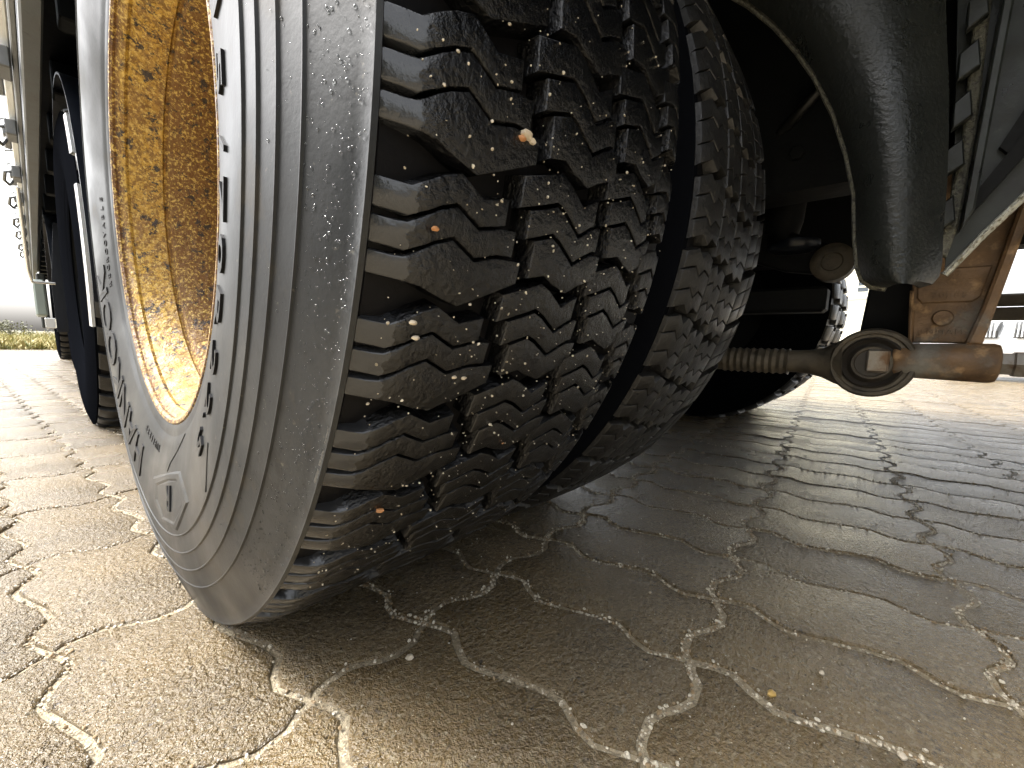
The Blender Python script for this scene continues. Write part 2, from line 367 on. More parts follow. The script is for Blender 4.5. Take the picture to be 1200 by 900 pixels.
# three loose pebbles
def pebble(loc,s,m,label,parent=None,name='pebble'):
    mb=MB(); n=8; rr=random.Random(int(loc[0]*9999)); V=[];Fc=[]
    for a in range(1,5):
        for b in range(n):
            th=PI*a/5; ph=2*PI*b/n; q=s*rr.uniform(.8,1.15); V.append((q*1.3*math.sin(th)*math.cos(ph),q*math.sin(th)*math.sin(ph),q*.7*math.cos(th)))
    V+=[(0,0,s*.7),(0,0,-s*.7)]
    for a in range(3):
        for b in range(n): Fc.append((a*n+b,a*n+(b+1)%n,(a+1)*n+(b+1)%n,(a+1)*n+b))
    for b in range(n): Fc.append((4*n,(b+1)%n,b)); Fc.append((4*n+1,3*n+b,3*n+(b+1)%n))
    mb.add(V,Fc); o=mb.build(name,m,parent,loc=loc)
    if label: tag(o,label,'pebble','loose pebbles on the paving')
    return o
def gpt(px,py,z=0):
    d=f_+(px-PX)/F*r2-(py-PY)/F*u2; t=(z-CAM.z)/d.z; return CAM+t*d
for (px,py),s,m,l in (((904,815),.0035,mat('yellow_pebble',(.5,.33,.1),.4),'small yellow pebble on the joint right of the tyre, largest coloured one'),
                      ((963,790),.0026,M_peb2,'cream pebble on brown paving beside the yellow pebble'),
                      ((1057,888),.003,M_peb2,'white pebble at the lower right end of the gritty joint'),
                      ((762,695),.0018,M_peb2,'tiny cream pebble alone on the brown stone nearest the tread'),
                      ((480,772),.0035,M_peb2,'cream stone chip beside the joint in front of the tyre')):
    p=gpt(px,py); pebble((p.x,p.y,s*.5),s,m,l)
# ---------------------------------------------------------------- tyres
def side_x(r):
    return interp([.274,.282,.296,.325,.35,.385,.41,.43,.455,.478,.488,.4965],[.004,.0,-.004,-.011,-.016,-.0195,-.0200,-.0185,-.0135,-.0070,-.0030,.0],r)
def carcass(name,W,parent,base,loc=(0,0,0),n=192,mat_=M_rub_side,x_off=0,rings=True):
    prof=[]
    rs=[.274,.2755,.278,.282,.288,.293,.2945,.299,.306,.316,.328,.345,.365,.38,.393]
    for r in rs: prof.append((side_x(r)+(.0012 if r in(.293,.2945) else 0),r))
    if rings:
        for rr_,st in ((.3985,0),(.4165,.0006),(.4345,.0011),(.4525,.0015)):
            prof+= [(side_x(rr_-.001)+st-.0000,rr_-.001),(side_x(rr_)-.0008+st,rr_-.0003),(side_x(rr_)-.0008+st,rr_+.0004),(side_x(rr_)+.0006+st,rr_+.0011),(side_x(rr_+.006)+.0006+st,rr_+.006)]
        prof+=[(side_x(.466)+.0021,.466),(side_x(.482)+.0016,.482),(-.0016,.4895),(-.0020,.4915),(.0002,.493)]
    else: prof+=[(side_x(r),r) for r in (.42,.44,.455,.47,.48,.485)]
    left=list(prof); sh=[(.004,base-.001),(.012,base)]
    right=[(W-x,r) for x,r in sh[::-1]]+[(W-side_x(r),r) for r in (.485,.47,.45,.43,.40,.37,.34,.315,.30,.29)]
    full=left+sh+right
    mb=MB(); mb.lathe(full,n)
    o=mb.build(name,mat_,parent,loc=loc); me=o.data; me.materials.append(M_carc)
    for p_ in me.polygons:
        if (.002<p_.center.x<W-.002 and math.hypot(p_.center.y,p_.center.z)>.478) or p_.center.x>W*.5: p_.material_index=1  # inner sidewall darkened with groove rubber, painting in shade between the twin tyres
    return o
def block_mesh(name,slices,Rf,base,mat_,bev=.0009):
    """slices: list of (cols) with cols=[(x,thTop,thBot)...] angles in degrees measured downwards from -Y"""
    mb=MB()
    for cols in slices:
        loop=[(x,R(a)*.5) for x,a,b in cols]+[(x,R(b)*.5) for x,a,b in cols[::-1]]
        n=len(loop); m=len(cols)
        i1=inset(loop,bev*.35); i2=inset(loop,bev)
        def P(q,dr,useb=False):
            x,s=q; th=s/.5; r=base-.004 if useb else Rf(x)+dr
            return (x,-r*math.cos(th),-r*math.sin(th))
        ob=inset(loop,-.0012)
        V=[P(q,0,True) for q in ob]+[P(q,-bev) for q in loop]+[P(q,-bev*.3) for q in i1]+[P(q,0) for q in i2]; Fc=[]
        for l in range(3):
            for k in range(n): Fc.append((l*n+k,l*n+(k+1)%n,(l+1)*n+(k+1)%n,(l+1)*n+k))
        t=3*n
        for k in range(m-1): Fc.append((t+k,t+k+1,t+n-2-k,t+n-1-k))
        mb.add(V,Fc)
    o=mb.build(name,mat_)
    return o
def crown(x,W=.29):
    x=min(x,W-x)
    return interp([0,.003,.008,.0135,.018,.022,.06,.135],[.4905,.4922,.4950,.4975,.4996,.5010,.503,.5045],x)
def row_slices(x0s,x1s,L,z,gap,wide,xs_ex=(),low=None):
    """z: list of (u,dth) zigzag, L: slice lines at left edge"""
    out=[]
    zx=[a for a,b in z]; zy=[b for a,b in z]
    for k in range(len(L)-1):
        x0,x1=x0s[k],x1s[k]; xs=sorted(set([x0,x1]+[q for q in zx if x0+.003<q<x1-.003]+[q for q in xs_ex if x0<q<x1]+([q for q,_ in low if x0+.003<q<x1-.003] if low and k==len(L)-2 else [])))
        cols=[]
        for x in xs:
            zz=interp(zx,zy,x); g0=gap(x)/2 if k>0 else wide(x,0); g1=gap(x)/2 if k<len(L)-2 else wide(x,1)
            bot=L[k+1]+zz-g1
            if low and k==len(L)-2: bot=interp([q[0] for q in low],[q[1] for q in low],x)
            cols.append((x,L[k]+zz+g0,bot))
        out.append(cols)
    return out
ZB=10.0
# measured rows of the outer tyre's tread (x in m from the outer shoulder, angles in degrees)
r1=row_slices((0,0,0),(.0662,.0747,.0822),(11.35,12.75,14.25,15.6),[(0,.0),(.0135,.05),(.027,-.75),(.036,-1.1),(.050,-.35),(.064,-.75),(.09,-.9)],
     lambda x:.15+(.17 if x<.012 else .08 if x<.02 else 0),lambda x,e:0,(.0035,.0085,.0135,.018,.022),[(0,15.45),(.0135,15.5),(.022,15.6),(.034,16.05),(.045,16.35),(.060,15.7),(.082,14.7)])
r2z=[(.07,0),(.093,-.75),(.104,-1.15),(.112,-.85),(.128,.1),(.138,-.5),(.146,-.9),(.17,-1.0)]
r2s=row_slices((.0745,.083,.0905),(.1425,.1505,.157),(9.35,11.05,12.75,14.3),r2z,lambda x:.2,lambda x,e:0,(),[(.0895,14.3),(.104,13.95),(.112,14.3),(.128,14.75),(.138,14.2),(.158,13.4)])
r3z=[(a+.0775,b) for a,b in r2z]
r3s=row_slices((.151,.159,.1655),(.211,.2185,.2255),(7.0,8.7,10.4,11.95),r3z,lambda x:.2,lambda x,e:0,(),[(a+.0775,b-2.35) for a,b in [(.0895,14.3),(.104,13.95),(.112,14.3),(.128,14.75),(.138,14.2),(.148,13.6)]])
r4z=[(.21,0),(.232,-.8),(.242,-1.1),(.25,-.5),(.262,-.9),(.28,-.9)]
r4s=row_slices((.2185,.226,.233),(.268,.2695,.2695),(4.9,6.5,8.1,9.7),r4z,lambda x:.22,lambda x,e:0,(.2565,.262))
def fit_rows(rows): return [[[(x*1.075,12.1+(a-11.35)*1.15,12.1+(b-11.35)*1.15) for x,a,b in cols] for cols in row] for row in rows]
r1,r2s,r3s,r4s=fit_rows((r1,r2s,r3s,r4s))
NP=50
def add_blocks(parent,rows,n,mat_,cr,base,bev,a0=-62,a1=95):
    """blocks turned into view are parts; the rest of the ring is one joined part"""
    V=[];Fc=[]
    M_=mat_
    for sl_ in rows:
        o=block_mesh('tread_block',sl_,cr,base,mat_,bev); me=o.data; bpy.data.objects.remove(o)
        vs=[v.co.copy() for v in me.vertices]; fs=[tuple(p.vertices) for p in me.polygons]
        mid=sum(c[1] for c in sl_[0])/len(sl_[0])
        for k in range(n):
            a=(mid+k*360./n)%360; a=a-360 if a>180 else a
            if a0<=a<=a1: inst(me,'tread_block',parent,loc=(random.uniform(-.0005,.0005),0,0),rot=(k*2*PI/n+R(random.uniform(-.12,.12)),R(random.uniform(-.15,.15)),R(random.uniform(-.15,.15))))
            else:
                m3=Matrix.Rotation(k*2*PI/n,3,'X'); b=len(V); V+=[m3@v for v in vs]; Fc+=[tuple(i+b for i in f) for f in fs]
    if V: tag(mk('tread_blocks',V,Fc,mat_,parent,True),kind='stuff')
truck=empty('truck',(0,0,DZ),label='truck seen low beside its rusty-rimmed twin wheels with black lug tread',cat='truck')
wheel=empty('wheel',(0,0,H),label='nearest wheel, wet lug tread and rusty yellow rim'); wheel.parent=truck
tyre_mesh=carcass('tyre',.29,wheel,.489,n=240); tyre=wheel
add_blocks(wheel,[r1,r2s,r3s,r4s],NP,M_tread,crown,.488,.0009,-62,95)
# tie bars and wear ribs in the lateral grooves
mb=MB()
for k in range(NP):
    a=R(10.3)+k*2*PI/NP
    for xx,w_,dz in ((.009,.0011,.0045),(.0125,.0009,.005)):
        pass
# ---- lettering on the sidewall
fontc={}
def glyph(ch,size,extr):
    key=(ch,size,extr)
    if key in fontc: return fontc[key]
    cu=bpy.data.curves.new('g','FONT'); cu.body=ch; cu.size=size; cu.extrude=extr; cu.bevel_depth=extr*.25; cu.resolution_u=3
    ob=bpy.data.objects.new('g',cu); C.objects.link(ob); dg=bpy.context.evaluated_depsgraph_get(); dg.update()
    me=bpy.data.meshes.new_from_object(ob.evaluated_get(dg)); V=[v.co.copy() for v in me.vertices]; Fc=[tuple(p.vertices) for p in me.polygons]
    bpy.data.objects.remove(ob); bpy.data.curves.remove(cu); bpy.data.meshes.remove(me)
    fontc[key]=(V,Fc); return V,Fc
def arc_text(name,text,phi0,step,rb,h,parent,mat_,wid=1.0,proud=.0017,xf=side_x,bold=.0):
    """clockwise reading seen from outside; phi measured from -Y downwards, degrees"""
    mb=MB(); ph=R(phi0)
    for ch in text:
        st=step*(.55 if ch in './' else 1)
        if ch!=' ':
            V,Fc=glyph(ch,1.0,.05); xs=[v.x for v in V]; cx=(min(xs)+max(xs))/2; hw=(max(xs)-min(xs))
            for_=[]
            for v in V:
                y=rb+v.y/.73*h; th=ph+(v.x-cx)*h/.73*wid/rb
                x=xf(y)-(proud if v.z>0 else -.001)
                for_.append((x,-y*math.cos(th),-y*math.sin(th)))
            mb.add(for_,Fc)
        ph+=R(st)
    return mb.build(name,mat_,parent,smooth=False)
for ch_,ph_ in (('3',-6.5),('1',-1.2),('5',4.2),('/',10.1),('7',15.0),('0',20.2),('R',26.2),('2',32.5),('2',38.8),('.',42.6),('5',47.0)):
    arc_text('size_character',ch_,ph_,4.4,.3455,.0175,tyre,M_letter,2.1 if ch_ not in '1./' else 1.5)
for k,ch_ in enumerate('HANKOOK'): arc_text('maker_character',ch_,109+9.4*k,9,.338,.046,tyre,M_letter,1.2)
arc_text('bead_lettering','TUBELESS',92,2.1,.310,.0085,tyre,M_letter,1.1,.0008)
arc_text('bead_lettering','REGROOVABLE',163,2.4,.318,.009,tyre,M_letter,1.1,.0008)
# raised diamond badge and its fold line
def side_pt(r,phi,pr=0): return (side_x(r)-pr,-r*math.cos(R(phi)),-r*math.sin(R(phi)))
mb=MB(); BC=(.372,63)
def badge_loop(s,pr): 
    L=[(-.030,2),(-.012,17),(.012,16),(.031,8),(.033,-6),(.014,-17),(-.006,-14),(-.026,-10)]
    return [side_pt(.362+.95*s*a,76+.95*s*b,pr) for a,b in L]
l0,l1,l2,l3=badge_loop(1.03,-.0005),badge_loop(.95,.0015),badge_loop(.80,.0015),badge_loop(.72,.0004)
n=8; V=l0+l1+l2+l3; Fc=[]
for i in range(3):
    for k in range(n): Fc.append((i*n+k,i*n+(k+1)%n,(i+1)*n+(k+1)%n,(i+1)*n+k))
Fc.append(tuple(3*n+k for k in range(n))); mb.add(V,Fc); mb.build('raised_badge',M_rub_side,tyre,smooth=False)
arc_text('badge_letter','R',76,4,.347,.028,tyre,M_letter,1.0,.0022)
mb=MB(); mb.tube([side_pt(r,ph,.0001) for r,ph in ((.300,66),(.312,73),(.322,78),(.332,80))],.0007,6); mb.build('mould_line',M_letter,tyre)
mb=MB(); mb.tube([side_pt(r,ph,.0001) for r,ph in ((.372,43),(.394,48.5))],.0007,6); mb.build('mould_line',M_rub_side,tyre)
# water drops on the sidewall and grit on the tread
def drops(name,n,gen,parent,m):
    mb=MB()
    for _ in range(n):
        P,N,s=gen(); N=Vector(N).normalized(); a=N.orthogonal().normalized(); b=N.cross(a); P=Vector(P)
        V=[P+N*s*.55]; k=7
        for j in range(k):
            t=2*PI*j/k; V.append(P+(a*math.cos(t)+b*math.sin(t))*s*.62+N*s*.4)
        for j in range(k):
            t=2*PI*j/k; V.append(P+(a*math.cos(t)+b*math.sin(t))*s-N*s*.05)
        Fc=[(0,1+j,1+(j+1)%k) for j in range(k)]+[(1+j,1+k+j,1+k+(j+1)%k,1+(j+1)%k) for j in range(k)]
        mb.add(V,Fc)
    o=mb.build(name,m,parent); o.data.polygons.foreach_set('use_smooth',[True]*len(o.data.polygons)); tag(o,kind='stuff'); return o
def gs():
    r=.489-abs(random.gauss(0,.024)); 
    while r<.40: r=.489-abs(random.gauss(0,.024))
    ph=random.uniform(-14,48); st=interp([.40,.43,.4525,.466,.482,.487],[.0006,.0012,.0021,.0021,.0016,0],r)
    return (side_x(r)+st,-r*math.cos(R(ph)),-r*math.sin(R(ph))),(-1,-.3*math.cos(R(ph)),-.3*math.sin(R(ph))),random.choice((.0003,.0004,.0004,.0005,.0006,.0010))
drops('water_drops',1300,gs,tyre,M_water)
pts=[]
for _ in range(560):
    x=min(.27,max(.012,random.choice((random.uniform(.012,.27),random.gauss(.09,.05))))); ph=random.choice((random.uniform(-5,45),random.gauss(20,10))); s=random.choice((.0003,.0004,.0005,.0005,.0007,.0010))
    r=crown(x)+s*.1; pts.append(((x,-r*math.cos(R(ph)),-r*math.sin(R(ph))),s))
tag(grains('tread_grit',pts,M_grit,tyre),kind='stuff')
def tpt(px,py,Rr=.503):
    d=f_+(px-PX)/F*r2-(py-PY)/F*u2; o=CAM-Vector((0,0,H+DZ)); a=d.y**2+d.z**2; b=2*(o.y*d.y+o.z*d.z); c=o.y**2+o.z**2-Rr*Rr
    t=(-b-math.sqrt(max(0,b*b-4*a*c)))/2/a; return o+t*d
for q,s,m in (((616,158),.0035,M_peb2),((622,165),.0026,M_peb2),((611,162),.0022,M_peb),((510,268),.0016,M_peb),((484,378),.0018,M_peb2),((487,396),.0018,M_peb2),((588,519),.0015,M_peb),((445,598),.0022,M_peb),((543,443),.0017,M_peb2),((532,442),.0015,M_peb2)):
    p=tpt(*q); pebble(tuple(p),s,m,None,tyre,'stone_chip')
# ---- the rim
rim=MB(); rp=[(.006,.283),(.0015,.2815),(-.0005,.279),(.000,.2755),(.003,.273),(.006,.2735),(.0085,.271),(.011,.267),(.015,.2655),(.019,.267),(.024,.265),(.032,.2625),(.050,.2585),(.058,.2565),(.0605,.2588),(.064,.2588),(.067,.2535),(.080,.2505),(.110,.2485),(.135,.248),(.150,.251),(.17,.257),(.2,.262),(.235,.275),(.243,.29)]
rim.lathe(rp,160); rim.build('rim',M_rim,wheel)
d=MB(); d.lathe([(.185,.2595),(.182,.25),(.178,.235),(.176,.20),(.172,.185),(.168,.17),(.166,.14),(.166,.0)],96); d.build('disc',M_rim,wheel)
for k in range(10):
    a=k*2*PI/10+.2; n_=MB(); n_.lathe([(.1655,.019),(.154,.017),(.144,.015),(.141,.013),(.141,.0)],6,(0,.1675*math.cos(a),.1675*math.sin(a))); n_.build('wheel_nut',M_rust,wheel,smooth=False)
h_=MB(); h_.lathe([(.165,.11),(.14,.108),(.13,.1),(.125,.09),(.125,0)],48); h_.build('hub',M_black,wheel)
# ---- the inner twin wheel: ribs with fine grooves
def inner_rows():
    rows=[]; W=.268
    bx=[0,.049,.0515,.097,.1,.128,.1305,.168,.171,.2165,.219,.2435,.2455,.268]
    cells_=[(0,.047,1),(.0505,.0965,1),(.1005,.1675,1),(.1715,.2075,2),(.2095,.2365,2),(.2385,.268,2)]
    for a,b,kind in cells_:
        w_=b-a; z=[(a,0),(a+w_*.3,-.6),(a+w_*.45,.5),(a+w_*.65,-.4),(b,.2)] if kind==1 else [(a,0),(a+w_*.5,-.5),(b,-1.)]
        off={0:.0,.0505:1.3,.1005:2.8,.1715:.9,.2095:.2,.2385:-.7}[a]
        L=(off,off+2.5,off+5.1,off+7.6)
        rows.append(row_slices((a,a,a),(b,b,b),L,z,lambda x:.2,lambda x,e:.42,(.0085,.0135) if a==0 else (.2545,.2595) if b==.268 else ()))
    return rows
inner=empty('wheel',(.3597,0,H),label='inner twin wheel with worn grey fine-ribbed tread'); inner.parent=truck
ity=carcass('tyre',.268,inner,.487,n=128,mat_=M_rub_shade,rings=False)
NI=44
def crown_i(x): return crown(x,.268)
M_tread2=mat('worn_tread_rubber',(.009,.009,.009),.42,bumps=((45,.3,.003,5),(260,.6,.0012,4)),var=((30,.48,.7,(.03,.03,.028)),(180,.6,.75,(.06,.057,.05))),rvar=(16,.3,.55))
add_blocks(inner,inner_rows(),NI,M_tread2,crown_i,.488,.0006,-60,80)
ri=MB(); ri.lathe([(.004,.2985),(-.002,.294),(.01,.281),(.06,.272),(.12,.262),(.2,.27),(.262,.281),(.270,.294),(.264,.2985)],64); rio=ri.build('rim',M_black,inner)
dd=MB(); dd.lathe([(.11,.264),(.115,.2),(.12,.17),(.12,0)],48); dd.build('disc',M_black,inner)
# ---- wheels seen in part: farther axles and the other end of this axle
def far_wheel(loc,label,flip=False,gap=None,both=False):
    wl=empty('wheel',loc,label=label); wl.parent=truck
    if flip: wl.rotation_euler=(0,0,PI)
    carcass('tyre',.27,wl,.485,n=72,mat_=M_rub_shade,rings=False)
    add_blocks(wl,far_rows,40,M_tread2,lambda x:crown(x,.27),.484,.0009,*((-60,70) if not flip else (110,180)))
    rr=MB(); rr.lathe([(.004,.2985),(-.002,.294),(.01,.281),(.06,.272),(.12,.262),(.2,.27),(.262,.281),(.270,.294),(.264,.2985)],48); rr.build('rim',M_black,wl)
    dd=MB(); dd.lathe([(.11,.264),(.115,.2),(.12,.17),(.12,0)],32); dd.build('disc',M_black,wl)
    return wl
far_rows=[]
for x0,x1,sh in ((.0,.085,0),(.092,.178,1.5),(.185,.27,0)):
    far_rows.append([[(x,sh+1.0+.3*math.sin(x*60),sh+7.0+.3*math.sin(x*60)) for x in (x0,x0+.004,x0+.0135,x0+.03,(x0+x1)/2,x1-.014,x1-.004,x1)]])
far_wheel((.008,1.36,H),'second wheel along the truck with black lugs')
far_wheel((.08,3.65,H),'third wheel along the truck with ladder-like tread')
far_wheel((.06,6.1,H),'farthest wheel along the truck, small and dark')
far_wheel((2.215,0,H),'outer wheel on the far end of the axle with bright tread edge')
far_wheel((1.86,0,H),'inner wheel on the far end of the axle, black in the shade')
# ---------------------------------------------------------------- the truck
YB,YE=-4.5,8.6
m=MB(); m.box(-.02,2.44,YB,YE,1.16,1.24); m.build('body_floor',M_black,truck,smooth=False)
for k,y in enumerate([-4.4+.48*i for i in range(28)]):
    m=MB(); m.box(.0,2.42,y,y+.07,1.06,1.158,.004); m.build('cross_bearer',M_black,truck,smooth=False)
for x0 in (.80,1.55):
    m=MB(); m.ext([(x0,.60),(x0+.08,.60),(x0+.08,.608),(x0+.008,.608),(x0+.008,1.0),(x0+.08,1.0),(x0+.08,1.008),(x0,1.008)],YB+.1,YE,'y'); m.build('chassis_rail',M_black,truck,smooth=False)
m=MB(); m.tube([(.60,0,H),(1.85,0,H)],.07,24); m.lathe([(-.20,.08),(-.13,.17),(0,.20),(.13,.17),(.20,.08)],32,(1.24,0,H)); m.build('axle',M_black,truck)
m=MB(); m.lathe([(.0,.19),(.0,.205),(.14,.205),(.14,.12)],40,(.63,0,H)); m.build('brake_drum',M_black,truck)
m=MB(); m.lathe([(.0,.06),(.01,.085),(.09,.09),(.1,.06),(.13,.05)],24,(.88,-.22,.63),'y'); m.build('brake_chamber',M_black,truck)
# leaf/air spring behind the inner tyre
m=MB(); m.lathe([(0,.05),(.01,.085),(.06,.095),(.10,.085),(.13,.098),(.18,.098),(.22,.07),(.22,.0)],32,(.93,-.33,.60),'z'); m.build('air_bellows',M_navy,truck)
m=MB(); m.tube([(1.0,-.450,.55),(1.0,-.456,.60),(1.0,-.466,.83),(1.0,-.475,1.04)],[.03,.036,.037,.037],24); sh=m.build('shock_absorber',M_black,truck)
m=MB(); m.lathe([(-.022,.0),(-.022,.016),(-.025,.018),(-.025,.028),(-.020,.036),(.02,.036),(.02,0)],32,(.98,-.5517,.501)); m.build('damper_eye',M_rod,truck)
m=MB(); m.ext([(-0.5540,0.5320),(-0.4610,0.5800),(-0.4010,0.5750),(-0.4010,0.5200),(-0.4710,0.4920),(-0.5540,0.4770)],.975,1.0,'x',.004); m.build('damper_arm',M_black,truck,smooth=False)
m=MB(); m.lathe([(.0,.0),(.0,.03),(.004,.042),(.012,.046),(.02,.045),(.02,.0)],32,(.95,-.486,.525),'z'); g_=m.build('glossy_cup',M_navy,truck)
m=MB(); m.box(.93,.99,-.553,-.30,.403,.453,.006); m.build('spring_seat',M_black,truck,smooth=False)
# black bump stop hanging beside the bracket
m=MB(); m.ext([(-0.6190,0.4800),(-0.6120,0.3650),(-0.6150,0.3540),(-0.6230,0.3480),(-0.7010,0.3480),(-0.7010,0.4800)],.86,.93,'x',.004); m.build('bump_stop',M_black,truck,smooth=False)
M_hose=mat('black_hose',(.012,.012,.012),.35,spec=.5)
for pts_ in ([(1.0,-.62,1.04),(.96,-.60,.86),(.92,-.52,.78),(.90,-.40,.74),(.90,-.30,.70)],[(.79,-.62,1.0),(.77,-.58,.80),(.78,-.50,.72),(.85,-.42,.68),(.9,-.25,.66)],[(1.1,-.7,.95),(1.05,-.55,.70),(1.1,-.35,.62),(1.2,-.1,.66)]):
    q=[Vector(p) for p in pts_]; sm=[]
    for a in range(len(q)-1):
        for t in range(6): 
            u=t/6; sm.append(q[a].lerp(q[a+1],u))
    for _ in range(3): sm=[sm[0]]+[(sm[k-1]+sm[k]+sm[k+1])/3 for k in range(1,len(sm)-1)]+[sm[-1]]
    m=MB(); m.tube(sm,.009,10); m.build('air_hose',M_hose,truck)
m=MB(); m.lathe([(-.02,.045),(-.02,.052),(.02,.052),(.02,.045)],32,(.93,-.33,.70),'z'); m.build('bellows_clamp',M_bolt,truck)
for y_ in (-.50,-.38,-.26,-.62,-.74):
    m=MB(); m.lathe([(-.0,.0),(-.0,.012),(-.012,.012),(-.013,.010),(-.013,0)],6,(.80,y_,.66)); m.build('rail_bolt',M_black,truck,smooth=False)
# curved mudguard end in front of the chassis, lofted from cross-sections
secs=[ # z, left y, right y
 (.4013,-.6413,-.6692),(.4047,-.6281,-.6792),(.4132,-.6188,-.6835),(.4281,-.6134,-.684),(.4628,-.6074,-.6809),(.5123,-.6015,-.6779),(.5615,-.5887,-.6734),(.6105,-.5714,-.6679),(.6592,-.5483,-.6604),(.6979,-.5255,-.6553),(.7365,-.4988,-.6502),(.775,-.4663,-.6441),(.8227,-.418,-.6367),(.889,-.3284,-.623),(.964,-.2002,-.6011)]
def guard_pt(z,yl,yr,u):   # u 0..1 across
    y=yl+(yr-yl)*u; bulge=.052*math.sin(PI*min(1,max(0,u*.92+.04)))**.8
    return (.565-bulge+ .02*u,y-.0,z-.012*(u-.5)**2*0)
NU=22; V=[];Fc=[]
for z,yl,yr in secs:
    for k in range(NU+1): V.append(guard_pt(z,yl,yr,k/NU))
off=len(V)
for z,yl,yr in secs:
    for k in range(NU+1):
        x,y,zz=guard_pt(z,yl-.003,yr+.003,k/NU); V.append((x+.006,y,zz+.002))
ns=len(secs); w1=NU+1
for i in range(ns-1):
    for k in range(NU):
        a=i*w1+k; Fc.append((a,a+1,a+w1+1,a+w1)); Fc.append((off+a,off+a+w1,off+a+w1+1,off+a+1))
for k in range(NU): Fc.append((k,off+k,off+k+1,k+1))
for i in range(ns-1):
    a=i*w1; Fc.append((a,a+w1,off+a+w1,off+a)); b=a+NU; Fc.append((b,off+b,off+b+w1,b+w1))
mb=MB(); mb.add(V,Fc); gd=mb.build('mudguard',M_guard,truck)
mb=MB(); pth=[]
for z,yl,yr in secs[::-1]: pth.append((.5665,yl+.0004,z))
mb.tube(pth,[.0036]*len(pth),8); mb.build('rolled_edge',M_lip,gd)
def gsg():
    u=random.uniform(.05,.7); z=random.uniform(.42,.78); i=[s[0] for s in secs]; yl=interp(i,[s[1] for s in secs],z); yr=interp(i,[s[2] for s in secs],z)
    return guard_pt(z,yl,yr,u),(-1,0.2,0),random.choice((.0004,.0005,.0007))
drops('water_drops',500,gsg,gd,M_water)
# chassis side plates right of the mudguard, with a worn bright lower edge
pl=[(-.6947,.4312),(-.7501,.5157),(-.8278,.6351),(-.95,.78),(-.95,1.05),(-.640,1.05),(-.6662,.775),(-.6861,.580)]
m=MB(); m.ext(pl,.70,.706,'x'); cp=m.build('side_plate',M_frame,truck,smooth=False)
m=MB(); m.tube([(.699,-.6947,.4297),(.699,-.7225,.4747),(.699,-.7501,.5147),(.699,-.8278,.6341),(.699,-.95,.78)],.0042,8); m.build('worn_edge',mat('bare_worn_metal',(.55,.55,.48),.4,metal=.5,bumps=((220,1.,.003,4),),var=((160,.5,.62,(.2,.18,.12)),)),cp)
m=MB(); m.ext([(-0.7010,0.4800),(-0.7040,0.7800),(-0.6910,1.0300),(-0.6980,1.0300),(-0.7130,0.7800),(-0.7090,0.5000)],.66,.699,'x',.002); m.build('upright_flange',M_frame,truck,smooth=False)
m=MB(); m.ext([(-0.6845,0.4550),(-0.6910,0.5800),(-0.6810,0.7800),(-0.6690,1.0300),(-0.6860,1.0300),(-0.6950,0.7800),(-0.7010,0.6000),(-0.6995,0.4900),(-0.6935,0.4500)],.685,.698,'x',.002); m.build('sealing_strip',M_lip,truck,smooth=False)
for z0,dy in ((.48,.0),(.545,.001),(.60,-.001),(.655,.001),(.71,0)):
    m=MB(); m.ext([(-.678+dy,z0),(-.676+dy,z0+.03),(-.690,z0+.042),(-.695,z0+.012)],.67,.684,'x',.0015); m.build('clip',M_frame,truck,smooth=False)
m=MB(); m.ext([(-0.7360,0.5600),(-0.7760,0.6600),(-0.8010,0.7800),(-0.7860,0.7800),(-0.7560,0.6600),(-0.7230,0.5750)],.69,.6985,'x'); m.build('brace_strip',M_black,truck,smooth=False)
m=MB(); m.ext([(-.709,.50),(-.756,.58),(-.79,.64),(-.776,.645),(-.746,.595),(-.709,.525)],.688,.6985,'x'); m.build('brace_strip',M_black,truck,smooth=False)
# unseen truck rear behind the camera; box and flaps added to shade the tread
m=MB(); m.box(.35,2.05,-2.6,-2.2,.66,1.055,.02); m.build('rear_shade_box',M_black,truck,smooth=False)
m=MB(); m.box(.02,.62,-1.60,-1.59,.30,1.055); m.build('rear_shade_flap',M_black,truck,smooth=False)
m=MB(); m.box(1.85,2.42,-1.60,-1.59,.30,1.055); m.build('rear_shade_flap',M_black,truck,smooth=False)
m=MB(); m.box(.0,2.4,-2.50,-2.40,.40,.52,.01); m.build('rear_underrun_bar',M_dull,truck,smooth=False)
# far side of the body: underrun rail and skirt
m=MB(); m.box(2.38,2.43,-4.2,-.73,.512,.558,.006); m.box(2.38,2.43,-4.2,-.73,.458,.508,.006); m.build('underrun_rail',M_dull,truck,smooth=False)
m=MB(); m.box(2.36,2.44,YB,YE,1.0,1.16,.01); m.build('body_skirt',M_dull,truck,smooth=False)
m=MB(); m.box(2.36,2.42,-1.7,-.90,.735,.98,.01); m.build('tail_box',M_dull,truck,smooth=False)
m=MB(); m.box(2.34,2.43,-1.75,-.90,.725,.734,.002); m.build('bright_strip',M_chrome,truck,smooth=False)
m=MB(); m.box(2.39,2.42,-1.2,-1.15,.56,1.0,.003); m.build('rail_post',M_dull,truck,smooth=False)
